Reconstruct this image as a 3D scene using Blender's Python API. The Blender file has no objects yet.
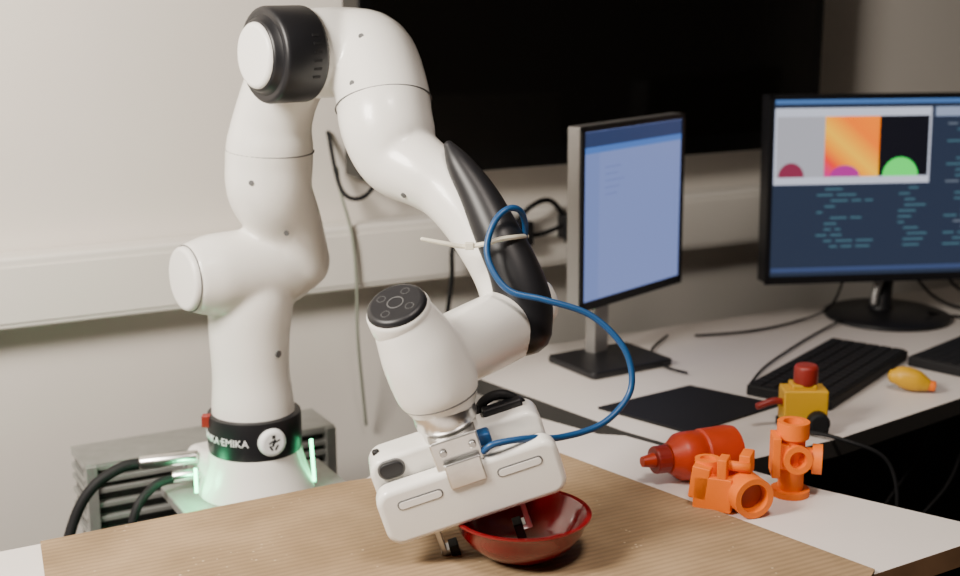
import bpy, bmesh, math, random
from mathutils import Vector, Matrix
random.seed(4)
TZ=0.75   # table-top height above the floor; geometry below is measured from the table top
scene=bpy.context.scene
col=scene.collection

# ---------------------------------------------------------------- materials
def mat(name,color,rough=.5,metal=0,emit=None,es=1.0,noise=0,nscale=20,bump=0,bscale=200,coat=0,spec=.5):
    m=bpy.data.materials.new(name); m.use_nodes=True
    nt=m.node_tree; b=nt.nodes["Principled BSDF"]
    b.inputs['Base Color'].default_value=(*color,1); b.inputs['Roughness'].default_value=rough
    b.inputs['Metallic'].default_value=metal
    b.inputs['Specular IOR Level'].default_value=spec
    if coat: b.inputs['Coat Weight'].default_value=coat
    if emit:
        b.inputs['Emission Color'].default_value=(*emit,1); b.inputs['Emission Strength'].default_value=es
    tc=nt.nodes.new('ShaderNodeTexCoord')
    if noise:
        n=nt.nodes.new('ShaderNodeTexNoise'); n.inputs['Scale'].default_value=nscale; n.inputs['Detail'].default_value=5
        r=nt.nodes.new('ShaderNodeValToRGB')
        r.color_ramp.elements[0].position=.3; r.color_ramp.elements[1].position=.7
        r.color_ramp.elements[0].color=(*[c*(1-noise) for c in color],1); r.color_ramp.elements[1].color=(*[min(1,c*(1+noise)) for c in color],1)
        nt.links.new(tc.outputs['Object'],n.inputs['Vector']); nt.links.new(n.outputs['Fac'],r.inputs['Fac'])
        nt.links.new(r.outputs['Color'],b.inputs['Base Color'])
    if bump:
        n2=nt.nodes.new('ShaderNodeTexNoise'); n2.inputs['Scale'].default_value=bscale; n2.inputs['Detail'].default_value=3
        bp=nt.nodes.new('ShaderNodeBump'); bp.inputs['Strength'].default_value=bump; bp.inputs['Distance'].default_value=.002
        nt.links.new(tc.outputs['Object'],n2.inputs['Vector']); nt.links.new(n2.outputs['Fac'],bp.inputs['Height'])
        nt.links.new(bp.outputs['Normal'],b.inputs['Normal'])
    return m
WHITE=mat("robot_white_plastic",(.84,.82,.77),.30,coat=.2)
WHITE2=mat("robot_white_panel",(.86,.84,.80),.33)
BLACK=mat("satin_black_plastic",(.010,.010,.012),.42,spec=.4)
BLACKR=mat("matte_black_rubber",(.008,.008,.009),.65,spec=.3)
GREYP=mat("seam_grey",(.10,.10,.10),.6)
SILVER=mat("machined_aluminium",(.72,.71,.69),.28,metal=1,noise=.08,nscale=60)
ALU=mat("anodised_aluminium",(.40,.40,.38),.42,metal=.6,noise=.1,nscale=40)
DKALU=mat("dark_slot",(.02,.02,.02),.6)
STEEL=mat("finger_steel",(.5,.5,.5),.35,metal=1)
BLUE=mat("blue_cable_rubber",(.004,.055,.17),.42)
ZIP=mat("nylon_beige",(.72,.68,.55),.5)
RED=mat("bowl_red_enamel",(.17,.003,.006),.16,coat=.5,noise=.12,nscale=30)
ORANGE=mat("orange_printed_plastic",(.84,.165,.0),.55,bump=.2,bscale=500)
ORANGED=mat("orange_bore_shade",(.35,.05,.0),.6)  # same orange made deeper: shade inside the bores put into the colour
REDP=mat("red_printed_plastic",(.46,.035,.006),.42,noise=.1,nscale=30)
DRED=mat("dark_red_plastic",(.25,.016,.010),.45)
YEL=mat("yellow_plastic",(.66,.36,.010),.45)
WALL=mat("painted_wall",(.76,.71,.65),.85,noise=.03,nscale=3,bump=.08,bscale=150)
DUCT=mat("duct_white_pvc",(.80,.76,.70),.5)
TABLE=mat("white_laminate",(.72,.67,.63),.45,noise=.02,nscale=8)
EDGE=mat("beech_edge",(.30,.17,.09),.5,noise=.15,nscale=20)
DARKEDGE=mat("dark_edge_band",(.03,.028,.026),.6)
FLOOR=mat("dark_floor",(.05,.045,.04),.7,noise=.2,nscale=10)
CEIL=mat("ceiling_low_bounce",(.22,.20,.18),.9)  # unseen ceiling, darkened to cut the light it bounces onto the wall
TVB=mat("tv_frame_black",(.003,.003,.003),.25)
TVS=mat("tv_glass",(.003,.0025,.002),.12)
MONS=mat("monitor_silver",(.36,.35,.34),.4,metal=.6)
GREEN=mat("green_led",(.1,1,.4),.5,emit=(.12,1,.40),es=14)
GLOGO=mat("white_mark",(.85,.85,.85),.5)

def emis(name,color,s=1.0):
    return mat(name,(.01,.01,.01),.4,emit=color,es=s)

# cardboard
def cardboard():
    m=bpy.data.materials.new("corrugated_cardboard"); m.use_nodes=True; nt=m.node_tree; b=nt.nodes["Principled BSDF"]
    b.inputs['Roughness'].default_value=.75
    tc=nt.nodes.new('ShaderNodeTexCoord'); mp=nt.nodes.new('ShaderNodeMapping'); mp.inputs['Rotation'].default_value=(0,0,math.radians(-28.5))
    nt.links.new(tc.outputs['Object'],mp.inputs['Vector'])
    n=nt.nodes.new('ShaderNodeTexNoise'); n.inputs['Scale'].default_value=9; n.inputs['Detail'].default_value=6
    nt.links.new(mp.outputs['Vector'],n.inputs['Vector'])
    r=nt.nodes.new('ShaderNodeValToRGB'); r.color_ramp.elements[0].color=(.25,.165,.085,1); r.color_ramp.elements[1].color=(.38,.26,.145,1)
    r.color_ramp.elements[0].position=.35; r.color_ramp.elements[1].position=.7
    nt.links.new(n.outputs['Fac'],r.inputs['Fac'])
    w=nt.nodes.new('ShaderNodeTexWave'); w.bands_direction='Y'; w.inputs['Scale'].default_value=34; w.inputs['Distortion'].default_value=.4
    nt.links.new(mp.outputs['Vector'],w.inputs['Vector'])
    mx=nt.nodes.new('ShaderNodeMixRGB'); mx.blend_type='MULTIPLY'; mx.inputs['Fac'].default_value=.2
    nt.links.new(r.outputs['Color'],mx.inputs['Color1']); nt.links.new(w.outputs['Color'],mx.inputs['Color2'])
    v=nt.nodes.new('ShaderNodeTexVoronoi'); v.inputs['Scale'].default_value=90
    nt.links.new(mp.outputs['Vector'],v.inputs['Vector'])
    r2=nt.nodes.new('ShaderNodeValToRGB'); r2.color_ramp.elements[0].color=(1,1,1,1); r2.color_ramp.elements[1].color=(0,0,0,1)
    r2.color_ramp.elements[0].position=.07; r2.color_ramp.elements[1].position=.17
    nt.links.new(v.outputs['Distance'],r2.inputs['Fac'])
    n3=nt.nodes.new('ShaderNodeTexNoise'); n3.inputs['Scale'].default_value=14
    nt.links.new(mp.outputs['Vector'],n3.inputs['Vector'])
    r3=nt.nodes.new('ShaderNodeValToRGB'); r3.color_ramp.elements[0].position=.52; r3.color_ramp.elements[1].position=.66
    nt.links.new(n3.outputs['Fac'],r3.inputs['Fac'])
    mu=nt.nodes.new('ShaderNodeMath'); mu.operation='MULTIPLY'; nt.links.new(r2.outputs['Color'],mu.inputs[0]); nt.links.new(r3.outputs['Color'],mu.inputs[1])
    mx2=nt.nodes.new('ShaderNodeMixRGB'); mx2.inputs['Color2'].default_value=(.55,.43,.28,1)
    nt.links.new(mu.outputs[0],mx2.inputs['Fac']); nt.links.new(mx.outputs['Color'],mx2.inputs['Color1'])
    nt.links.new(mx2.outputs['Color'],b.inputs['Base Color'])
    bp=nt.nodes.new('ShaderNodeBump'); bp.inputs['Strength'].default_value=.4; bp.inputs['Distance'].default_value=.001
    nt.links.new(w.outputs['Fac'],bp.inputs['Height'])
    n4=nt.nodes.new('ShaderNodeTexNoise'); n4.inputs['Scale'].default_value=16; n4.inputs['Detail'].default_value=4
    nt.links.new(mp.outputs['Vector'],n4.inputs['Vector'])
    bp2=nt.nodes.new('ShaderNodeBump'); bp2.inputs['Strength'].default_value=.5; bp2.inputs['Distance'].default_value=.006
    nt.links.new(n4.outputs['Fac'],bp2.inputs['Height']); nt.links.new(bp.outputs['Normal'],bp2.inputs['Normal'])
    nt.links.new(bp2.outputs['Normal'],b.inputs['Normal'])
    return m
CARD=cardboard()
CARDE=mat("cardboard_edge",(.22,.14,.07),.8,noise=.4,nscale=200)

# ---------------------------------------------------------------- helpers
def empty(name,loc=(0,0,0)):
    o=bpy.data.objects.new(name,None); o.empty_display_size=.05; col.objects.link(o)
    o.location=(loc[0],loc[1],loc[2]+TZ); return o
def obj(name,me,parent=None,smooth=False):
    o=bpy.data.objects.new(name,me); col.objects.link(o)
    if smooth:
        for p in me.polygons: p.use_smooth=True
    if parent: 
        o.parent=parent
    else: o.location.z=TZ
    return o
def bm2obj(bm,name,mats,parent=None,smooth=False,bevel=0,seg=3,sub=0):
    bmesh.ops.recalc_face_normals(bm,faces=bm.faces)
    me=bpy.data.meshes.new(name); bm.to_mesh(me); bm.free()
    for m in (mats if isinstance(mats,(list,tuple)) else [mats]): me.materials.append(m)
    o=obj(name,me,parent,smooth)
    if bevel:
        md=o.modifiers.new("bevel",'BEVEL'); md.width=bevel; md.segments=seg; md.limit_method='ANGLE'; md.angle_limit=math.radians(40)
        for p in me.polygons: p.use_smooth=True
        wn=o.modifiers.new("wn",'WEIGHTED_NORMAL'); wn.keep_sharp=False
    return o
def add_box(bm,c,size,M=None,mi=0):
    vs=[]
    for dx in(-.5,.5):
        for dy in(-.5,.5):
            for dz in(-.5,.5):
                p=Vector((c[0]+dx*size[0],c[1]+dy*size[1],c[2]+dz*size[2]))
                if M: p=M@p
                vs.append(bm.verts.new(p))
    for f in[(0,1,3,2),(4,6,7,5),(0,4,5,1),(2,3,7,6),(0,2,6,4),(1,5,7,3)]:
        fc=bm.faces.new([vs[i] for i in f]); fc.material_index=mi
def box(name,c,size,m,parent=None,M=None,bevel=0,seg=3):
    bm=bmesh.new(); add_box(bm,c,size,M); return bm2obj(bm,name,m,parent,bevel=bevel,seg=seg)
def add_prism(bm,poly,z0,z1,M=None,mi_side=0,mi_top=0):
    a=[];b=[]
    for x,y in poly:
        p=Vector((x,y,z0)); q=Vector((x,y,z1))
        if M: p=M@p;q=M@q
        a.append(bm.verts.new(p)); b.append(bm.verts.new(q))
    n=len(poly)
    f=bm.faces.new(b); f.material_index=mi_top
    f=bm.faces.new(a[::-1]); f.material_index=mi_top
    for i in range(n):
        f=bm.faces.new((a[i],a[(i+1)%n],b[(i+1)%n],b[i])); f.material_index=mi_side
def prism(name,poly,z0,z1,mats,parent=None,M=None,mi_side=0,bevel=0,seg=3):
    bm=bmesh.new(); add_prism(bm,poly,z0,z1,M,mi_side); return bm2obj(bm,name,mats,parent,bevel=bevel,seg=seg)
def rrect(w,h,r,cx=0,cy=0,n=8):
    out=[]
    for (sx,sy,a0) in((1,1,0),(-1,1,90),(-1,-1,180),(1,-1,270)):
        for i in range(n+1):
            a=math.radians(a0+90*i/n)
            out.append((cx+sx*(w/2-r)+r*math.cos(a),cy+sy*(h/2-r)+r*math.sin(a)))
    return out
def catmull(P,k=6):
    if len(P)<3: 
        return [tuple(P[0][j]+(P[1][j]-P[0][j])*i/k for j in range(len(P[0]))) for i in range(k+1)]
    out=[]
    for i in range(len(P)-1):
        p0=P[max(i-1,0)];p1=P[i];p2=P[i+1];p3=P[min(i+2,len(P)-1)]
        for s in range(k):
            t=s/k
            out.append(tuple(.5*((2*p1[j])+(-p0[j]+p2[j])*t+(2*p0[j]-5*p1[j]+4*p2[j]-p3[j])*t*t+(-p0[j]+3*p1[j]-3*p2[j]+p3[j])*t**3) for j in range(len(p1))))
    out.append(tuple(P[-1])); return out
def add_tube(bm,P,cap0='round',cap1='round',n=36,k=6,mi=0):
    """sweep circles along P=[(x,y,z,r)...]"""
    S=catmull(P,k); C=[Vector(s[:3]) for s in S]; Rr=[max(s[3],.0005) for s in S]
    T=[]
    for i in range(len(C)):
        a=C[max(i-1,0)]; b=C[min(i+1,len(C)-1)]; T.append((b-a).normalized())
    def domed(c,t,r,sgn):
        st=[]
        for q in (25,50,72):
            a=math.radians(q); st.append((c+t*sgn*r*math.sin(a)*.8,r*math.cos(a)))
        return st
    def chamf(c,t,r,sgn):
        d=min(.006,r*.3)
        return [(c+t*sgn*d*.5,r-d*.15),(c+t*sgn*d*.9,r-d*.5),(c+t*sgn*d,r-d)]
    st=[(c,r,t) for c,r,t in zip(C,Rr,T)]
    e0={'round':domed,'chamf':chamf}.get(cap0); e1={'round':domed,'chamf':chamf}.get(cap1)
    if e0: st=[(c,r,T[0]) for c,r in reversed(e0(C[0],T[0],Rr[0],-1))]+st
    if e1: st=st+[(c,r,T[-1]) for c,r in e1(C[-1],T[-1],Rr[-1],1)]
    ref=Vector((0,0,1)) if abs(st[0][2].z)<.9 else Vector((1,0,0))
    u=st[0][2].cross(ref).normalized(); rings=[]
    for c,r,t in st:
        u=(u-t*u.dot(t)).normalized(); v=t.cross(u)
        rings.append([bm.verts.new(c+u*r*math.cos(2*math.pi*i/n)+v*r*math.sin(2*math.pi*i/n)) for i in range(n)])
    for a,b in zip(rings,rings[1:]):
        for i in range(n):
            f=bm.faces.new((a[i],a[(i+1)%n],b[(i+1)%n],b[i])); f.material_index=mi
    f=bm.faces.new(rings[0][::-1]); f.material_index=mi
    f=bm.faces.new(rings[-1]); f.material_index=mi
def tube(name,P,m,parent=None,cap0='round',cap1='round',n=36,k=6):
    bm=bmesh.new(); add_tube(bm,P,cap0,cap1,n,k); o=bm2obj(bm,name,m,parent)
    me=o.data
    if n>8:
        for p in me.polygons: p.use_smooth=len(p.vertices)==4
    return o
def cyl(name,a,b,r,m,parent=None,r2=None,cap='chamf',n=40):
    return tube(name,[(*a,r),(*b,r2 or r)],m,parent,cap,cap,n,k=2)
def cable(name,P,r,m,parent=None,n=10):
    return tube(name,[(*p[:3],r) for p in P],m,parent,'round','round',n,k=8)
def add_ring(bm,c,axis,R,r,n=48,mm=8,mi=0):
    axis=Vector(axis).normalized(); c=Vector(c)
    u=axis.cross(Vector((0,.3,1))).normalized(); v=axis.cross(u); g=[]
    for i in range(n):
        a=2*math.pi*i/n; d=u*math.cos(a)+v*math.sin(a)
        g.append([bm.verts.new(c+d*(R+r*math.cos(2*math.pi*j/mm))+axis*r*math.sin(2*math.pi*j/mm)) for j in range(mm)])
    for i in range(n):
        for j in range(mm):
            f=bm.faces.new((g[i][j],g[(i+1)%n][j],g[(i+1)%n][(j+1)%mm],g[i][(j+1)%mm])); f.material_index=mi; f.smooth=True
def ring(name,c,axis,R,r,m,parent=None):
    bm=bmesh.new(); add_ring(bm,c,axis,R,r); return bm2obj(bm,name,m,parent,smooth=True)
def lathe(name,prof,c,m,parent=None,n=64,axis=None,flat=False):
    bm=bmesh.new(); M=Matrix.Translation(c)
    if axis is not None: M=M@Vector((0,0,1)).rotation_difference(Vector(axis)).to_matrix().to_4x4()
    rs=[[bm.verts.new(M@Vector((r*math.cos(2*math.pi*i/n),r*math.sin(2*math.pi*i/n),z))) for i in range(n)] for r,z in prof]
    for a,b in zip(rs,rs[1:]):
        for i in range(n): bm.faces.new((a[i],a[(i+1)%n],b[(i+1)%n],b[i]))
    bm.faces.new(rs[0][::-1]); bm.faces.new(rs[-1])
    o=bm2obj(bm,name,m,parent)
    if not flat:
        for p in o.data.polygons: p.use_smooth=len(p.vertices)==4
        es=o.modifiers.new("edges",'EDGE_SPLIT'); es.split_angle=math.radians(38)
    return o
def basis(o,x,y,z):
    x,y,z=Vector(x),Vector(y),Vector(z)
    M=Matrix(((x.x,y.x,z.x,o[0]),(x.y,y.y,z.y,o[1]),(x.z,y.z,z.z,o[2]),(0,0,0,1))); return M

# ---------------------------------------------------------------- room
w=Vector((.879,.477,0)).normalized(); nw=Vector((.477,-.879,0)).normalized()   # along wall, out of wall
W0=Vector((-.75,2.05,0))
MW=basis(W0,w,nw,(0,0,1))     # x along wall, y out of wall, z up
box("wall_back",(1.0,-.05,.55),(7.5,.1,2.6),WALL,M=MW)
box("floor",(1.0,1.9,-.80),(7.5,4.0,.1),FLOOR,M=MW)
box("ceiling",(1.0,1.9,1.90),(7.5,4.0,.1),CEIL,M=MW)
box("wall_right",(4.8,1.9,.55),(.1,4.0,2.6),WALL,M=MW)
# cable duct on the wall
tr=empty("trim_1")
box("duct_body",(1.0,.0305,.148),(7.0,.057,.112),DUCT,tr,M=MW,bevel=.006)
box("duct_lid",(1.0,.0602,.146),(7.0,.003,.088),DUCT,tr,M=MW,bevel=.0012)

# ---------------------------------------------------------------- tables
tb=empty("work_table")
tpoly=[(-1.1,1.07),(-.148,1.603),(.0,1.93),(.165,1.782),(.2,1.776),(.423,1.575),(.575,1.462),(.585,1.435),(.414,1.327),(.3,1.26),(.2,.9),(-1.1,.8)]
prism("table_top",tpoly,-.026,0,[TABLE,EDGE],tb,mi_side=1)
for i,(x,y) in enumerate([(-.95,.95),(-.95,1.1),(.12,.98),(.05,1.80),(.42,1.45)]):
    box("leg_%d"%i,(x,y,-.388),(.04,.04,.724),ALU,tb)
dk=empty("computer_desk")
dpoly=[(-.008,2.063),(.20,1.803),(.335,1.672),(.497,1.77),(.726,1.952),(1.5,2.57),(1.6,2.9),(1.4,2.93),(.4,2.41),(-.07,2.155)]
prism("desk_top",dpoly,-.028,-.002,[TABLE,DARKEDGE],dk,mi_side=1)
for i,(x,y) in enumerate([(.05,2.1),(.34,1.75),(1.45,2.6),(1.4,2.85)]):
    box("leg_%d"%i,(x,y,-.389),(.04,.04,.722),BLACK,dk)
Md=basis((.42,2.36,0),w,nw,(0,0,1))
box("under_desk_shade_panel",(.45,0,-.389),(1.3,.02,.722),BLACKR,dk,M=Md)  # added black sheet standing in for the shade under the desk

cpoly=[(-.492,1.407),(-.163,1.593),(.106,1.695),(.421,1.334),(.33,1.16),(-.40,1.16)]
prism("cardboard_sheet",cpoly,.0005,.0045,[CARD,CARDE],mi_side=1)

# ---------------------------------------------------------------- pedestal + control box
st=empty("steel_pedestal")
Ms=basis((-.30,1.775,0),w,nw,(0,0,1))
box("mount_plate",(0,0,-.094),(.24,.21,.014),ALU,st,M=Ms,bevel=.002)
box("column",(0,0,-.426),(.20,.17,.648),BLACK,st,M=Ms)
cb=empty("control_box")
Mc=basis((-.574,1.852,0),w,nw,(0,0,1))
L_=.39; D_=.085
box("case",(L_/2,-D_/2-.012,-.130),(L_-.01,D_,.103),DKALU,cb,M=Mc)
for i,z in enumerate([-.182,-.160,-.138,-.116,-.100,-.080]):
    box("rail_%d"%i,(L_/2,-.006,z),(L_,.014,.0075),ALU,cb,M=Mc,bevel=.001)
    box("side_rail_%d"%i,(.004,-D_/2-.006,z),(.010,D_,.0075),ALU,cb,M=Mc,bevel=.001)
box("end_frame_a",(.008,-.003,-.13),(.016,.02,.110),ALU,cb,M=Mc,bevel=.001)
box("end_frame_b",(.15,-.003,-.13),(.012,.02,.110),ALU,cb,M=Mc,bevel=.001)
box("end_frame_c",(L_-.008,-.003,-.13),(.016,.02,.110),ALU,cb,M=Mc,bevel=.001)
box("top_panel",(L_/2,-D_/2-.006,-.0755),(L_,D_+.012,.004),ALU,cb,M=Mc)
box("cabinet_under",(L_/2,-D_/2-.012,-.466),(L_-.02,D_,.566),BLACK,cb,M=Mc)

# ---------------------------------------------------------------- robot arm
rb=empty("robot_arm")
nn=Vector((-.086,-.07,0)).normalized()
J2=Vector((-.314,1.80,.23)); n2=Vector((-.8,-.6,0)); J4=Vector((-.182,1.72,.527))
def P(v,r): return (v.x,v.y,v.z,r)
bm=bmesh.new()
add_tube(bm,[(-.316,1.80,-.02,.060),(-.317,1.80,.037,.0575),(-.318,1.80,.085,.0535),(-.318,1.80,.138,.0555),(-.315,1.80,.188,.058),(-.314,1.80,.225,.050)],'chamf','round')
add_tube(bm,[P(J2+n2*.088,.047),P(J2+n2*.06,.0545),P(J2+n2*.03,.056),P(J2-n2*.02,.056),P(J2-n2*.052,.054)],'chamf','round')
add_tube(bm,[(-.262,1.838,.232,.054),(-.266,1.82,.290,.0495),(-.281,1.79,.341,.057),(-.280,1.785,.382,.058),(-.277,1.78,.407,.057),(-.272,1.776,.436,.052),(-.258,1.765,.475,.050),(-.236,1.745,.512,.050)],'round','round')
add_tube(bm,[P(J4+nn*.045,.054),P(J4+nn*.02,.056),P(J4-nn*.01,.056),P(J4-nn*.035,.055)],'chamf','round')
add_tube(bm,[(-.172,1.722,.527,.054),(-.138,1.708,.521,.057),(-.121,1.675,.480,.058),(-.115,1.65,.449,.0575),(-.105,1.64,.420,.055),(-.093,1.63,.403,.050),(-.068,1.61,.390,.043),(-.043,1.595,.375,.039),(-.020,1.575,.352,.036),(.002,1.555,.320,.033),(.022,1.535,.284,.031),(.034,1.525,.25,.031)],'round','round')
body=bm2obj(bm,"arm_shell",WHITE,rb,smooth=True)
rm=body.modifiers.new("remesh",'REMESH'); rm.mode='VOXEL'; rm.voxel_size=.004; rm.use_smooth_shade=True
sm=body.modifiers.new("smooth",'SMOOTH'); sm.factor=.6; sm.iterations=8
# base
lathe("base",[(.080,-.087),(.082,-.084),(.080,-.075),(.074,-.06),(.068,-.042),(.0645,-.026),(.062,-.02)],(-.316,1.80,0),WHITE,rb)
box("base_rear_block",(0,.0,0),(.10,.11,.055),WHITE,rb,M=basis((-.352,1.828,-.0595),(.6,-.8,0),(.8,.6,0),(0,0,1)),bevel=.015)
lathe("collar_band",[(.060,-.026),(.0645,-.0245),(.0655,-.018),(.0655,.022),(.0645,.0285),(.058,.030)],(-.316,1.80,0),BLACK,rb)
# logo disc on collar and text wrapped around it
def wrap_text(txt,size,R,c,ang0,z,m,name):
    cu=bpy.data.curves.new(name,'FONT'); cu.body=txt; cu.size=size; cu.extrude=.0004; cu.align_x='RIGHT'
    to=bpy.data.objects.new(name+"_tmp",cu); col.objects.link(to)
    bpy.context.view_layer.update()
    me=bpy.data.meshes.new_from_object(to)
    bpy.data.objects.remove(to)
    b=bmesh.new(); b.from_mesh(me); bmesh.ops.triangulate(b,faces=b.faces)
    for v in b.verts:
        a=ang0+v.co.x/R; rr=R+.0006+v.co.z
        v.co=Vector((c[0]+rr*math.sin(a),c[1]-rr*math.cos(a),z+v.co.y))
    me2=bpy.data.meshes.new(name); b.to_mesh(me2); b.free(); me2.materials.append(m)
    return obj(name,me2,rb)
wrap_text("FRANKA·EMIKA",.0145,.0655,(-.316,1.80),math.radians(2),-.003,GLOGO,"collar_lettering")
a=math.radians(30); ld=Vector((math.sin(a),-math.cos(a),0)); lc=Vector((-.316,1.80,.002))+ld*.0655
cyl("logo_disc",lc-ld*.004,lc+ld*.0015,.0195,GLOGO,rb)
Ml=basis(lc+ld*.0040,Vector((0,0,1)).cross(ld)*1,(0,0,1),ld)
bm=bmesh.new()
for (x,y,sx,sy,rot) in[(0,.0095,.005,.005,0),(0,.001,.0035,.011,-20),(-.004,-.006,.003,.008,30),(.004,-.006,.003,.008,-30),(.005,.003,.008,.0025,20),(-.004,.002,.007,.0025,30)]:
    add_box(bm,(0,0,0),(sx,sy,.001),M=Ml@Matrix.Translation((x,y,.003))@Matrix.Rotation(math.radians(rot),4,'Z'))
bm2obj(bm,"logo_figure",BLACKR,rb)
# shoulder cap disc
cyl("shoulder_cap",J2+n2*.085,J2+n2*.0945,.0435,WHITE2,rb)
ring("shoulder_cap_seam",J2+n2*.0925,n2,.0445,.0007,GREYP,rb)
# elbow: black drum with white disc
cyl("elbow_drum",J4+nn*.050,J4+nn*.098,.0590,BLACK,rb)
cyl("elbow_drum_rim",J4+nn*.098,J4+nn*.108,.054,BLACK,rb,r2=.045)
cyl("elbow_cap",J4+nn*.104,J4+nn*.1125,.0405,WHITE2,rb)
bm=bmesh.new()
uu=nn.cross(Vector((0,0,1))).normalized()
for a in range(-25,26,10):
    ar=math.radians(a)
    d=(-uu*math.cos(ar)+Vector((0,0,1))*math.sin(ar))
    if d.dot(Vector((.3,-1,0)))<0: d=(uu*math.cos(ar)+Vector((0,0,1))*math.sin(ar))
    t=nn.cross(d)
    add_box(bm,(0,0,0),(.010,.003,.0012),M=basis(J4+nn*.062+d*.0590,nn,t,d))
bm2obj(bm,"elbow_vent_slots",BLACKR,rb)
# seams
bm=bmesh.new()
add_ring(bm,(-.278,1.783,.396),(.05,-.05,1),.0577,.0009)
add_ring(bm,(-.1185,1.665,.467),(.15,-.45,-.88),.0592,.0009)
bm2obj(bm,"shell_seams",GREYP,rb,smooth=True)
# screws
bm=bmesh.new()
def dot(c,d,r,rad=.0035):
    d=Vector(d).normalized(); c=Vector(c)+d*r
    add_tube(bm,[(*(c-d*.003),rad),(*(c+d*.0006),rad)],None,None,n=14,k=1)
dot((-.281,1.785,.36),(-.25,-.95,0),.0575); dot((-.121,1.675,.484),(-.55,-.8,.2),.058); dot((-.118,1.655,.455),(.45,-.85,0),.0575)
dot((-.316,1.80,.10),(-.75,-.6,0),.054); dot((-.316,1.80,.12),(.75,-.6,0),.054,.005); dot((-.262,1.838,.232),(.2,-1,.1),.054)
dot((-.138,1.708,.521),(-.1,-.85,.5),.057); dot((-.07,1.61,.388),(-.5,-.7,-.5),.041)
dot((-.27,1.80,.29),(.3,-1,.0),.052)
bm2obj(bm,"screws",GREYP,rb,smooth=False)
# forearm black blade and wrist end
tube("forearm_blade",[(-.037,1.575,.428,.006),(-.025,1.567,.408,.015),(-.002,1.551,.372,.0225),(.020,1.529,.330,.027),(.039,1.513,.291,.030),(.0490,1.505,.255,.034),(.047,1.500,.223,.036)],BLACK,rb)
tube("forearm_end_cap",[(.036,1.535,.240,.036),(.064,1.545,.244,.034)],WHITE,rb)
# wrist, in the frame of the hand
U=Vector((-.285,-.12,.95)).normalized(); b_=Vector((.955,.10,.30)).normalized(); b_=(b_-U*b_.dot(U)).normalized(); c_=b_.cross(U)
O=Vector((-.018,1.37,.105))
MH=basis(O,b_,c_,U)   # x wide, y front, z up
def H3(x,y,z): return MH@Vector((x,y,z))
bm=bmesh.new()
add_tube(bm,[(*H3(.002,-.01,.074),.037),(*H3(.001,-.01,.096),.0450),(*H3(-.003,-.01,.138),.0440),(*H3(-.008,-.008,.170),.037),(*H3(-.011,-.008,.184),.033)],'chamf','chamf')
w6=H3(-.004,-.01,.124)
add_tube(bm,[(*w6,.038),(*(w6*.5+Vector((.0287,1.50,.229))*.5),.0415),(.0287,1.50,.229,.042),(.040,1.515,.229,.040)],'round','chamf')
o6=bm2obj(bm,"wrist_shell",WHITE,rb,smooth=True)
rm=o6.modifiers.new("remesh",'REMESH'); rm.mode='VOXEL'; rm.voxel_size=.003; rm.use_smooth_shade=True
sm=o6.modifiers.new("smooth",'SMOOTH'); sm.factor=.5; sm.iterations=5
PU=(U*.95+c_*.31-b_*.03).normalized(); PX=(b_-PU*b_.dot(PU)).normalized(); PY=PU.cross(PX)
MP=basis(H3(-.0115,-.003,.1965),PX,PY,PU)
cyl("wrist_top_collar",MP@Vector((0,0,-.020)),MP@Vector((0,0,-.0045)),.0345,WHITE,rb)
cyl("wrist_top_pad",MP@Vector((0,0,-.012)),MP@Vector((0,0,.0005)),.0325,BLACK,rb)
bm=bmesh.new()
add_ring(bm,MP@Vector((0,0,.0062)),PU,.0085,.0007)
for kk in range(4):
    an=math.pi/4+kk*math.pi/2
    add_ring(bm,MP@Vector((.0185*math.cos(an),.0185*math.sin(an),.0060)),PU,.0045,.0006,n=24)
bm2obj(bm,"wrist_buttons",GREYP,rb,smooth=False)
ring("wrist_seam",H3(.0015,-.01,.085),U,.0418,.0009,GREYP,rb)
# flange
cyl("flange_ring",H3(0,-.006,.060),H3(0,-.006,.078),.034,SILVER,rb)
cyl("flange_body",H3(0,-.006,.038),H3(0,-.006,.062),.030,SILVER,rb)
ring("flange_groove",H3(0,-.006,.061),U,.0325,.0012,GREYP,rb)
box("flange_bracket",(.0,.020,.036),(.052,.026,.034),SILVER,rb,M=MH,bevel=.002)
box("flange_bracket_foot",(.002,.036,.014),(.040,.010,.030),SILVER,rb,M=MH,bevel=.002)
for kk,x in enumerate((-.014,.018)):
    cyl("bracket_bolt_%d"%kk,H3(x,.033,.040),H3(x,.0355,.040),.004,STEEL,rb)
# hand
def hprism(name,w_,h_,r_,cx,cz,y0,y1,m,bevel=.005):
    poly=rrect(w_,h_,r_,cx,cz)
    M2=MH@Matrix(((1,0,0,0),(0,0,1,0),(0,1,0,0),(0,0,0,1)))
    return prism(name,poly,y0,y1,m,rb,M=M2,bevel=bevel,seg=4)
hprism("hand_rear_body",.192,.078,.018,0,.004,-.036,.008,WHITE)
hprism("hand_front_bar",.200,.066,.017,.002,-.013,.012,.038,WHITE,.007)
hprism("hand_gap",.186,.056,.01,0,-.012,.006,.014,BLACKR,.001)
hprism("hand_underside",.15,.03,.004,0,-.038,-.02,.02,BLACKR,.001)
hprism("hand_slot_l",.050,.011,.005,-.052,.000,.035,.0386,GREYP,.0008)
hprism("hand_slot_inset_l",.047,.0085,.004,-.052,-.0005,.036,.0389,WHITE2,.0006)
hprism("hand_slot_r",.050,.011,.005,.058,.000,.035,.0386,GREYP,.0008)
hprism("hand_slot_inset_r",.047,.0085,.004,.058,-.0005,.036,.0389,WHITE2,.0006)
hprism("hand_button",.026,.017,.008,-.072,.030,.002,.0125,BLACK,.002)
hprism("hand_button_seat",.030,.021,.010,-.072,.030,.002,.0105,GREYP,.001)
cyl("hand_indicator",H3(-.084,-.016,.041),H3(-.084,-.016,.0442),.004,BLACK,rb)
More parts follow.
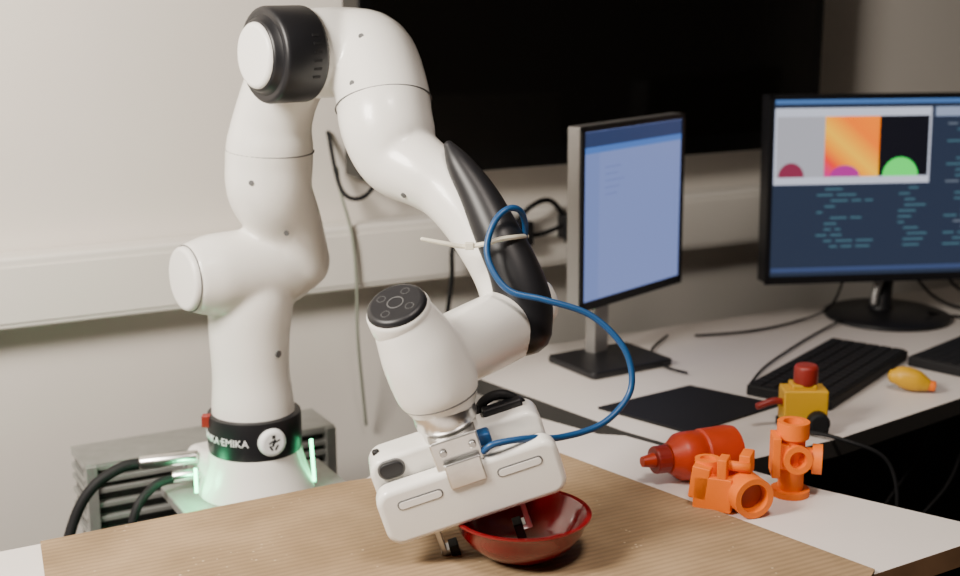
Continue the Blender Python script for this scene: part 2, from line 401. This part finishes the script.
hprism("hand_cable_plug",.018,.013,.004,.030,.036,.008,.026,BLUE,.002)
tube("hand_black_hose",[(*H3(.030,-.032,.040),.005),(*H3(.045,-.028,.055),.0055),(*H3(.065,-.026,.056),.0055),(*H3(.082,-.026,.040),.005)],BLACKR,rb,n=14)
box("hand_black_connector",(.060,-.018,.046),(.045,.014,.010),BLACK,rb,M=MH,bevel=.003)
for sx,nm in((-.044,"l"),(.044,"r")):
    box("finger_carriage_"+nm,(sx,.0,-.049),(.022,.020,.014),SILVER,rb,M=MH,bevel=.001)
    box("finger_blade_"+nm,(sx*1.10,.0,-.070),(.006,.018,.040),STEEL,rb,M=MH,bevel=.001)
    box("finger_step_"+nm,(sx*1.0,.0,-.087),(.016,.017,.006),STEEL,rb,M=MH,bevel=.0008)
    box("finger_pad_"+nm,(sx*.84,.0,-.0905),(.010,.019,.019),BLACKR,rb,M=MH,bevel=.001)

# LED strips
box("led_strip_right",(0,0,0),(.004,.004,.062),GREEN,rb,M=basis((-.236,1.80,-.045),(1,0,0),(0,1,0),(-.05,0,1)))
box("led_strip_left",(0,0,0),(.004,.004,.035),GREEN,rb,M=basis((-.392,1.755,-.058),(1,0,0),(0,1,0),(0,0,1)))
cyl("rear_connector",(-.475,1.79,-.045),(-.40,1.80,-.040),.010,SILVER,rb)
cyl("rear_connector_b",(-.43,1.79,-.066),(-.395,1.795,-.062),.009,SILVER,rb)
box("emergency_tab",(-.378,1.775,.022),(.012,.012,.018),DRED,rb,bevel=.002)

# cables from the base
cbs=empty("power_cables")
cable("cable_a",[(-.477,1.79,-.046),(-.50,1.78,-.048),(-.535,1.76,-.068),(-.56,1.745,-.11),(-.575,1.73,-.18),(-.58,1.74,-.3)],.0075,BLACKR,cbs)
cable("cable_b",[(-.434,1.785,-.067),(-.455,1.765,-.072),(-.475,1.74,-.10),(-.485,1.73,-.17),(-.49,1.73,-.3)],.0065,BLACKR,cbs)

# blue cable + zip tie
cable("blue_cable",[(.004,1.337,.136),(.016,1.335,.145),(.053,1.350,.146),(.086,1.375,.138),(.131,1.40,.1434),(.1607,1.42,.1656),(.1677,1.43,.191),(.157,1.44,.223),(.122,1.45,.2546),(.072,1.45,.2716),(.0333,1.455,.2806),(.0134,1.465,.3034),(.0078,1.475,.3274),(.0168,1.485,.354),(.0315,1.495,.366),(.0453,1.505,.362),(.0518,1.52,.341),(.049,1.53,.308)],.0037,BLUE)
zt=empty("cable_tie")
tube("tail",[(-.065,1.485,.3335,.0022),(-.0393,1.485,.3285,.0026),(-.0169,1.488,.3244,.0028),(.008,1.482,.329,.0028),(.022,1.486,.333,.0028),(.042,1.50,.333,.0028),(.054,1.53,.328,.0028)],ZIP,zt,n=8)
box("tie_head",(-.012,1.485,.3255),(.010,.007,.008),ZIP,zt,bevel=.001)

# ---------------------------------------------------------------- bowl
zb=.0047
lathe("red_bowl",[(.001,zb),(.034,zb),(.036,zb+.003),(.047,zb+.008),(.060,zb+.019),(.068,zb+.031),(.072,zb+.043),(.0762,zb+.0465),(.0762,zb+.0485),(.071,zb+.048),(.067,zb+.041),(.062,zb+.029),(.051,zb+.016),(.036,zb+.006),(.001,zb+.004)],(.045,1.374,0),RED)

# ---------------------------------------------------------------- printed parts
def part_valve():
    e=empty("orange_pipe_tee"); x,y=.381,1.560
    lathe("base_flange",[(.001,.0002),(.0235,.0002),(.0235,.008),(.001,.008)],(x,y,0),ORANGE,e)
    lathe("column",[(.001,.004),(.0155,.004),(.0155,.080),(.001,.080)],(x,y,0),ORANGE,e)
    lathe("top_flange",[(.001,.074),(.0195,.074),(.0195,.094),(.0125,.094),(.0120,.084),(.001,.084)],(x,y,0),ORANGE,e)
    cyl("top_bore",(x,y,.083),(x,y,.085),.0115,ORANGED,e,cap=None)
    lathe("side_tube",[(.001,.0),(.0135,.0),(.0135,.024),(.0185,.024),(.0185,.036),(.012,.036),(.011,.030),(.001,.030)],(x,y,.048),ORANGE,e,axis=Vector((.97,-.24,.0)))
    M=basis((x-.022,y-.006,.054),(1,-.1,0),(.1,1,0),(0,0,1))
    box("left_plate",(0,0,0),(.010,.036,.050),ORANGE,e,M=M,bevel=.001,seg=1)
    box("left_neck",(.008,0,0),(.014,.026,.030),ORANGE,e,M=M)
    ax=Vector((.08,-1,.1)).normalized()
    lathe("front_port",[(.001,0),(.0175,.0),(.0175,.026),(.0105,.026),(.010,.010),(.001,.010)],(x,y,.050),ORANGE,e,axis=ax)
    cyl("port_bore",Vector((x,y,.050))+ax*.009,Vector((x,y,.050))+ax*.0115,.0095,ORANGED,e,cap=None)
part_valve()
def part_block():
    e=empty("orange_pipe_clamp")
    M=basis((.302,1.515,0),Vector((.93,-.37,0)),Vector((.37,.93,0)),(0,0,1))
    def q(x,y,z): return M@Vector((x,y,z))
    R3=M.to_3x3()
    # open pipe stub lying to the right, axis pointing right and slightly to the viewer
    lathe("lying_pipe",[(.001,-.024),(.0245,-.024),(.0245,.020),(.0175,.020),(.0165,.004),(.001,.004)],q(.018,-.010,.0255),ORANGE,e,axis=R3@Vector((.62,-.78,0)))
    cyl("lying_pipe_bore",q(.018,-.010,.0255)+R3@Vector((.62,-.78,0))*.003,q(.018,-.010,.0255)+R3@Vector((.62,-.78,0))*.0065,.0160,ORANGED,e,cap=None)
    box("block",(-.020,-.002,.0225),(.046,.046,.042),ORANGE,e,M=M,bevel=.0015,seg=1)
    box("wedge_left",(-.040,-.008,.030),(.022,.034,.040),ORANGE,e,M=M@Matrix.Rotation(math.radians(7),4,'Y'),bevel=.0015,seg=1)
    box("tab_left",(-.010,-.012,.054),(.012,.024,.026),ORANGE,e,M=M,bevel=.0015,seg=1)
    box("tab_right",(.014,.004,.058),(.014,.028,.026),ORANGE,e,M=M,bevel=.0015,seg=1)
    lathe("upright_stub",[(.001,.030),(.0155,.030),(.0155,.058),(.0095,.058),(.009,.046),(.001,.046)],q(-.032,.002,0),ORANGE,e)
    cyl("cross_pin",q(-.016,-.010,.057),q(.022,-.010,.057),.006,ORANGE,e,cap=None)
part_block()
bt=empty("red_squeeze_bottle"); AX=Vector((.93,.36,.0))
lathe("bottle_body",[(.001,-.026),(.015,-.026),(.015,-.016),(.019,-.016),(.021,-.012),(.029,-.002),(.0305,.004),(.0305,.024),(.029,.026),(.029,.030),(.0315,.032),(.0320,.070),(.0305,.078),(.001,.080)],(.250,1.604,.0322),REDP,bt,axis=AX)
lathe("cap",[(.001,-.036),(.0165,-.036),(.0175,-.034),(.0175,-.018),(.001,-.018)],(.250,1.604,.0322),DRED,bt,n=20,axis=AX,flat=True)
lathe("nozzle",[(.001,-.052),(.0065,-.052),(.0095,-.036),(.001,-.036)],(.250,1.604,.0322),REDP,bt,axis=AX)
ty=empty("yellow_valve_box"); x,y=.455,1.815; z0=-.002
box("body",(x,y,z0+.034),(.062,.040,.052),YEL,ty,bevel=.003)
box("neck",(x-.002,y,z0+.063),(.034,.03,.008),YEL,ty,bevel=.002)
cyl("red_knob",(x+.002,y,z0+.068),(x+.002,y,z0+.088),.0170,DRED,ty)
tube("red_lead",[(x-.028,y-.006,z0+.040,.005),(x-.044,y-.010,z0+.043,.005),(x-.066,y-.012,z0+.036,.005)],DRED,ty,n=12)
cyl("black_coupling",(x+.016,y-.018,z0+.0165),(x+.016,y-.032,z0+.0165),.0155,BLACKR,ty)
box("black_foot",(x,y,z0+.006),(.066,.044,.0115),BLACKR,ty,bevel=.002)
yd=empty("yellow_toy_nozzle"); x,y=.660,1.985
tube("body",[(x-.024,y+.006,.021,.011),(x-.012,y+.003,.021,.0165),(x+.008,y-.002,.0165,.0165),(x+.022,y-.006,.012,.011)],YEL,yd)
cyl("tip",(x+.024,y-.007,.011),(x+.034,y-.010,.010),.008,ORANGE,yd)

# ---------------------------------------------------------------- desk items
zt0=-.002
prism("mouse_mat",[(.174,1.899),(.293,1.785),(.445,1.913),(.326,2.008)],zt0+.0002,zt0+.004,BLACKR)
def keyboard(name,c,ang,L,D):
    e=empty(name); M=basis((c[0],c[1],zt0),(math.cos(ang),math.sin(ang),0),(-math.sin(ang),math.cos(ang),0),(0,0,1))
    box("case",(0,0,.009),(L,D,.017),BLACKR,e,M=M,bevel=.003)
    bm=bmesh.new(); nx=int(L/.019); ny=6
    for i in range(nx):
        for j in range(ny):
            add_box(bm,(-L/2+.012+(L-.024)*i/(nx-1),-D/2+.014+(D-.028)*j/(ny-1),.0180),(.0165,.0175,.003),M=M)
    bm2obj(bm,"keys",BLACKR,e)
keyboard("keyboard",(.558,2.063),math.radians(54),.335,.135)
keyboard("keyboard",(.83,2.17),math.radians(45),.25,.12)

def monitor(name,bl,tl,right,width,frame,screen_m,bez=.008,thick=.03,side=None):
    e=empty(name); bl=Vector(bl); tl=Vector(tl); x=Vector(right).normalized(); y=(tl-bl).normalized(); h=(tl-bl).length
    y=(y-x*y.dot(x)).normalized(); z=x.cross(y)
    M=basis(bl,x,y,z)
    box("housing",(width/2,h/2,-thick/2),(width,h,thick),side or frame,e,M=M,bevel=.003)
    bm=bmesh.new()
    for c,s in(((width/2,bez/2,.001),(width,bez*1.6,.004)),((width/2,h-bez/2,.001),(width,bez,.004)),((bez/2,h/2,.001),(bez,h,.004)),((width-bez/2,h/2,.001),(bez,h,.004))):
        add_box(bm,c,s,M=M)
    bm2obj(bm,"bezel",frame,e)
    box("panel",(width/2,h/2,.0002),(width-2*bez,h-2*bez,.001),screen_m,e,M=M)
    return e,M,h
def quads(e,M,name,rects,m,z=.0012):
    bm=bmesh.new()
    for x0,y0,x1,y1 in rects:
        vs=[bm.verts.new(M@Vector(p)) for p in((x0,y0,z),(x1,y0,z),(x1,y1,z),(x0,y1,z))]; bm.faces.new(vs)
    bm2obj(bm,name,m,e)
# left monitor
LP=emis("screen_lavender",(.24,.31,.66),.95)
e,M,h=monitor("computer_monitor",(.158,2.095,.098),(.159,2.10,.392),(.194,.225,0),.297,BLACK,LP,bez=.009,thick=.026,side=MONS)
quads(e,M,"title_bar",[(.009,h-.034,.288,h-.010)],emis("bar_dark",(.03,.05,.14),1))
quads(e,M,"tool_bar",[(.009,h-.044,.288,h-.034)],emis("bar_blue",(.08,.2,.6),1))
quads(e,M,"side_panel",[(.009,.012,.050,h-.044)],emis("side_lav",(.20,.27,.60),1))
quads(e,M,"page_lines",[(.065,h-.07-.011*i,.065+random.uniform(.03,.09),h-.0685-.011*i) for i in range(5)],emis("line_blue",(.15,.20,.50),1),z=.0016)
box("stand_neck",(0,0,.078),(.038,.022,.157),MONS,e,M=basis((.195,2.180,0),(.68,.73,0),(-.73,.68,0),(0,0,1)),bevel=.004)
prism("stand_base",rrect(.165,.13,.01),zt0+.0004,zt0+.012,[BLACK],e,M=basis((.214,2.140,0),Vector((.85,.53,0)).normalized(),Vector((-.53,.85,0)).normalized(),(0,0,1)),bevel=.003)
# right monitor
ED=emis("screen_editor",(.024,.036,.070),1.0)
e,M,h=monitor("computer_monitor",(.515,2.385,.078),(.527,2.405,.4155),(.99,.13,0),.56,BLACK,ED,bez=.009,thick=.04)
k=1/536.
def pr(x0,y0,x1,y1,): return ((x0-775)*k,h-(y1-95)*k,(x1-775)*k,h-(y0-95)*k)
quads(e,M,"task_bar",[pr(781,99,1070,104)],emis("bar_lightblue",(.08,.20,.50),1))
quads(e,M,"window_frame",[pr(781,108,938,181)],emis("window_white",(.60,.63,.75),1.2))
quads(e,M,"view_grey",[pr(783,116,831,174)],emis("view_grey",(.50,.50,.56),1),z=.0016)
quads(e,M,"view_black",[pr(886,116,936,174)],emis("view_black",(.004,.004,.01),1),z=.0016)
def heat():
    m=bpy.data.materials.new("depth_map"); m.use_nodes=True; nt=m.node_tree; b=nt.nodes["Principled BSDF"]; b.inputs['Base Color'].default_value=(0,0,0,1)
    tc=nt.nodes.new('ShaderNodeTexCoord'); sp=nt.nodes.new('ShaderNodeSeparateXYZ'); nt.links.new(tc.outputs['Generated'],sp.inputs[0])
    a=nt.nodes.new('ShaderNodeMath'); a.operation='MULTIPLY_ADD'; a.inputs[1].default_value=.45; nt.links.new(sp.outputs['X'],a.inputs[0]); 
    c=nt.nodes.new('ShaderNodeMath'); c.operation='MULTIPLY'; c.inputs[1].default_value=.55; nt.links.new(sp.outputs['Z'],c.inputs[0]); nt.links.new(c.outputs[0],a.inputs[2])
    r=nt.nodes.new('ShaderNodeValToRGB'); r.color_ramp.elements[0].color=(.5,.02,.25,1); r.color_ramp.elements[1].color=(1,.22,.0,1)
    for p,cc in((.18,(.85,.03,.02,1)),(.32,(1,.30,.0,1)),(.45,(1,.50,.01,1)),(.70,(1,.18,.0,1))):
        el=r.color_ramp.elements.new(p); el.color=cc
    nt.links.new(a.outputs[0],r.inputs['Fac']); nt.links.new(r.outputs['Color'],b.inputs['Emission Color']); b.inputs['Emission Strength'].default_value=1.5
    return m
quads(e,M,"view_depth",[pr(831,116,886,174)],heat(),z=.0016)
def blob(name,cx,cy,rx,ry,m,z):
    bm=bmesh.new(); vs=[]
    for i in range(25):
        a=math.pi*i/24; X=cx+rx*math.cos(a); Y=cy-ry*math.sin(a)
        vs.append(bm.verts.new(M@Vector(((X-775)*k,h-(Y-95)*k,z))))
    bm.faces.new(vs); bm2obj(bm,name,m,e)
blob("blob_red",798,174,13,14,emis("blob_red",(.30,.03,.08),1),.002)
blob("blob_green",908,174,18,18,emis("blob_green",(.05,.9,.12),1.3),.002)
blob("blob_purple",852,174,15,11,emis("blob_purple",(.55,.03,.35),1),.002)
rows=[];rows2=[]
for i in range(24):
    yy=112+i*5.6
    if yy>184 and yy<250:
        x=825+random.choice([0,8,14])
        for _ in range(random.randint(1,3)):
            wd=random.uniform(5,20)
            if x+wd<900: rows.append(pr(x,yy,x+wd,yy+2)); x+=wd+4
        x=908+random.choice([0,6,10]); rows.append(pr(x,yy,x+random.uniform(6,22),yy+2))
    x=955+random.choice([0,10,18])
    for _ in range(random.randint(1,3)):
        wd=random.uniform(6,24)
        if x+wd<1060 and yy>120: (rows if random.random()<.5 else rows2).append(pr(x,yy,x+wd,yy+2)); x+=wd+4
quads(e,M,"code_text",rows,emis("text_cyan",(.06,.15,.20),1),z=.0016)
quads(e,M,"code_text_grey",rows2,emis("text_grey",(.14,.17,.22),1),z=.0016)
quads(e,M,"side_window",[pr(942,108,1062,117)],emis("side_bar",(.35,.42,.6),1),z=.0016)
quads(e,M,"status_bar",[pr(781,262,1062,266)],emis("status_bar",(.05,.08,.2),1),z=.0016)
lathe("stand_base",[(.112,zt0+.0004),(.115,zt0+.003),(.114,zt0+.008),(.10,zt0+.013),(.03,zt0+.018),(.001,zt0+.018)],(.762,2.452,0),BLACK,e)
tube("stand_neck",[(.75,2.455,.012,.024),(.755,2.465,.05,.018),(.77,2.49,.11,.018),(.775,2.47,.20,.022)],BLACK,e,n=20)
tube("stand_chrome",[(.73,2.43,.03,.006),(.735,2.44,.05,.007),(.75,2.45,.09,.008)],MONS,e,n=14)

# ---------------------------------------------------------------- wall TV
tv=empty("wall_television")
x0=(-.238+.75)/.879; x1=(.648+.75)/.879; zb_,zt_=.285,.86
box("housing",((x0+x1)/2,.045,(zb_+zt_)/2),(x1-x0,.07,zt_-zb_),TVB,tv,M=MW,bevel=.004)
box("glass",((x0+x1)/2,.0805,(zb_+zt_)/2+.008),(x1-x0-.045,.002,zt_-zb_-.06),TVS,tv,M=MW)
box("wall_mount",((x0+x1)/2,.0055,(zb_+zt_)/2),(.3,.009,.3),BLACK,tv,M=MW)

# wall / desk cables
wc=empty("wall_cables")
G=mat("grey_cable",(.22,.24,.19),.5)
cable("grey_cable",[(-.245,2.30,.30),(-.236,2.268,.26),(-.218,2.262,.19),(-.212,2.262,.10),(-.212,2.262,.0077),(-.206,2.322,-.17)],.0028,G,wc)
cable("black_loop_a",[(-.26,2.31,.36),(-.235,2.26,.27),(-.20,2.26,.255),(-.17,2.29,.29),(-.16,2.34,.34)],.004,BLACKR,wc)
cable("black_loop_b",[(-.03,2.38,.12),(-.04,2.36,.16),(-.01,2.35,.21),(.04,2.38,.215),(.06,2.42,.17),(.05,2.43,.12)],.005,BLACKR,wc)
cable("black_loop_c",[(.07,2.43,.12),(.06,2.41,.17),(.09,2.40,.215),(.13,2.44,.22),(.16,2.47,.17),(.15,2.48,.11)],.005,BLACKR,wc)
cable("black_loop_d",[(-.06,2.33,.02),(-.05,2.33,.10),(-.045,2.33,.165),(.0,2.36,.175),(.10,2.42,.16),(.17,2.46,.18)],.0045,BLACKR,wc)
for i,(x,z) in enumerate([(.80,.20),(.90,.195),(1.0,.2)]):
    box("plug_%d"%i,(x,.075,z-.03),(.035,.03,.045),BLACK,wc,M=MW,bevel=.005)
def dcab(nm,pts,r=.0022): cable(nm,pts,r,BLACKR,dk)
dcab("cable_a",[(.38,2.30,.003),(.48,2.33,.003),(.58,2.40,.003),(.66,2.46,.02),(.70,2.50,.10)])
dcab("cable_c",[(.33,2.07,.003),(.30,2.11,.003),(.29,2.2,.003),(.33,2.3,.003)])
dcab("cable_d",[(.82,2.40,.02),(.88,2.44,.003),(.96,2.42,.003),(1.05,2.48,.003)],.003)
dcab("cable_e",[(.80,2.50,.10),(.86,2.50,.03),(.93,2.50,.003),(1.05,2.55,.003)],.003)
dcab("cable_f",[(.86,2.46,.12),(.90,2.50,.05),(1.0,2.53,.003),(1.1,2.6,.003)],.003)
dcab("cable_b",[(.42,2.01,.003),(.46,2.10,.003),(.52,2.20,.003),(.60,2.32,.003),(.68,2.42,.006)])
dcab("hanging_cable_g",[(.43,1.80,.004),(.50,1.75,.002),(.56,1.745,-.03),(.575,1.75,-.12),(.55,1.80,-.25),(.5,1.9,-.45)],.0028)
dcab("hanging_cable_h",[(.72,2.05,-.06),(.68,1.98,-.10),(.62,1.93,-.16),(.56,1.90,-.24),(.5,1.9,-.36)],.0028)
dcab("hanging_cable_i",[(.80,2.10,-.08),(.74,2.0,-.15),(.66,1.95,-.22),(.6,1.95,-.34)],.0028)

# ---------------------------------------------------------------- lights
def area(name,loc,target,size,power,color,sy=None):
    l=bpy.data.lights.new(name,'AREA'); l.size=size; l.energy=power; l.color=color
    if sy: l.shape='RECTANGLE'; l.size_y=sy
    o=bpy.data.objects.new(name,l); col.objects.link(o); o.location=(loc[0],loc[1],loc[2]+TZ)
    d=Vector(target)-Vector(loc); o.rotation_euler=d.to_track_quat('-Z','Y').to_euler(); return o
def spot(name,loc,target,ang,blend,power,color,rad):
    l=bpy.data.lights.new(name,'SPOT'); l.spot_size=math.radians(ang); l.spot_blend=blend; l.energy=power; l.color=color; l.shadow_soft_size=rad
    o=bpy.data.objects.new(name,l); col.objects.link(o); o.location=(loc[0],loc[1],loc[2]+TZ)
    d=Vector(target)-Vector(loc); o.rotation_euler=d.to_track_quat('-Z','Y').to_euler(); return o
area("key_lamp",(-.95,.82,1.05),(-.45,1.8,.22),.45,54,(1,.92,.82))
spot("ceiling_downlight",(.30,.65,1.80),(.36,1.42,0),54,.55,120,(1,.88,.79),.2)
pl=bpy.data.lights.new("led_glow",'POINT'); pl.energy=.25; pl.color=(.1,1,.4); pl.shadow_soft_size=.01
po=bpy.data.objects.new("led_glow",pl); col.objects.link(po); po.location=(-.405,1.735,-.05+TZ)
wd=bpy.data.worlds.new("room_ambient"); scene.world=wd; wd.use_nodes=True
wd.node_tree.nodes['Background'].inputs[0].default_value=(1,.88,.80,1); wd.node_tree.nodes['Background'].inputs[1].default_value=.025

# ---------------------------------------------------------------- camera
cam=bpy.data.cameras.new("camera"); co=bpy.data.objects.new("camera",cam); col.objects.link(co)
co.location=(0,0,.62+TZ); co.rotation_euler=(math.radians(77),0,0)
cam.sensor_width=36; cam.lens=50.6; cam.clip_start=.05
cam.dof.use_dof=True; cam.dof.focus_distance=1.52; cam.dof.aperture_fstop=4.0
scene.camera=co
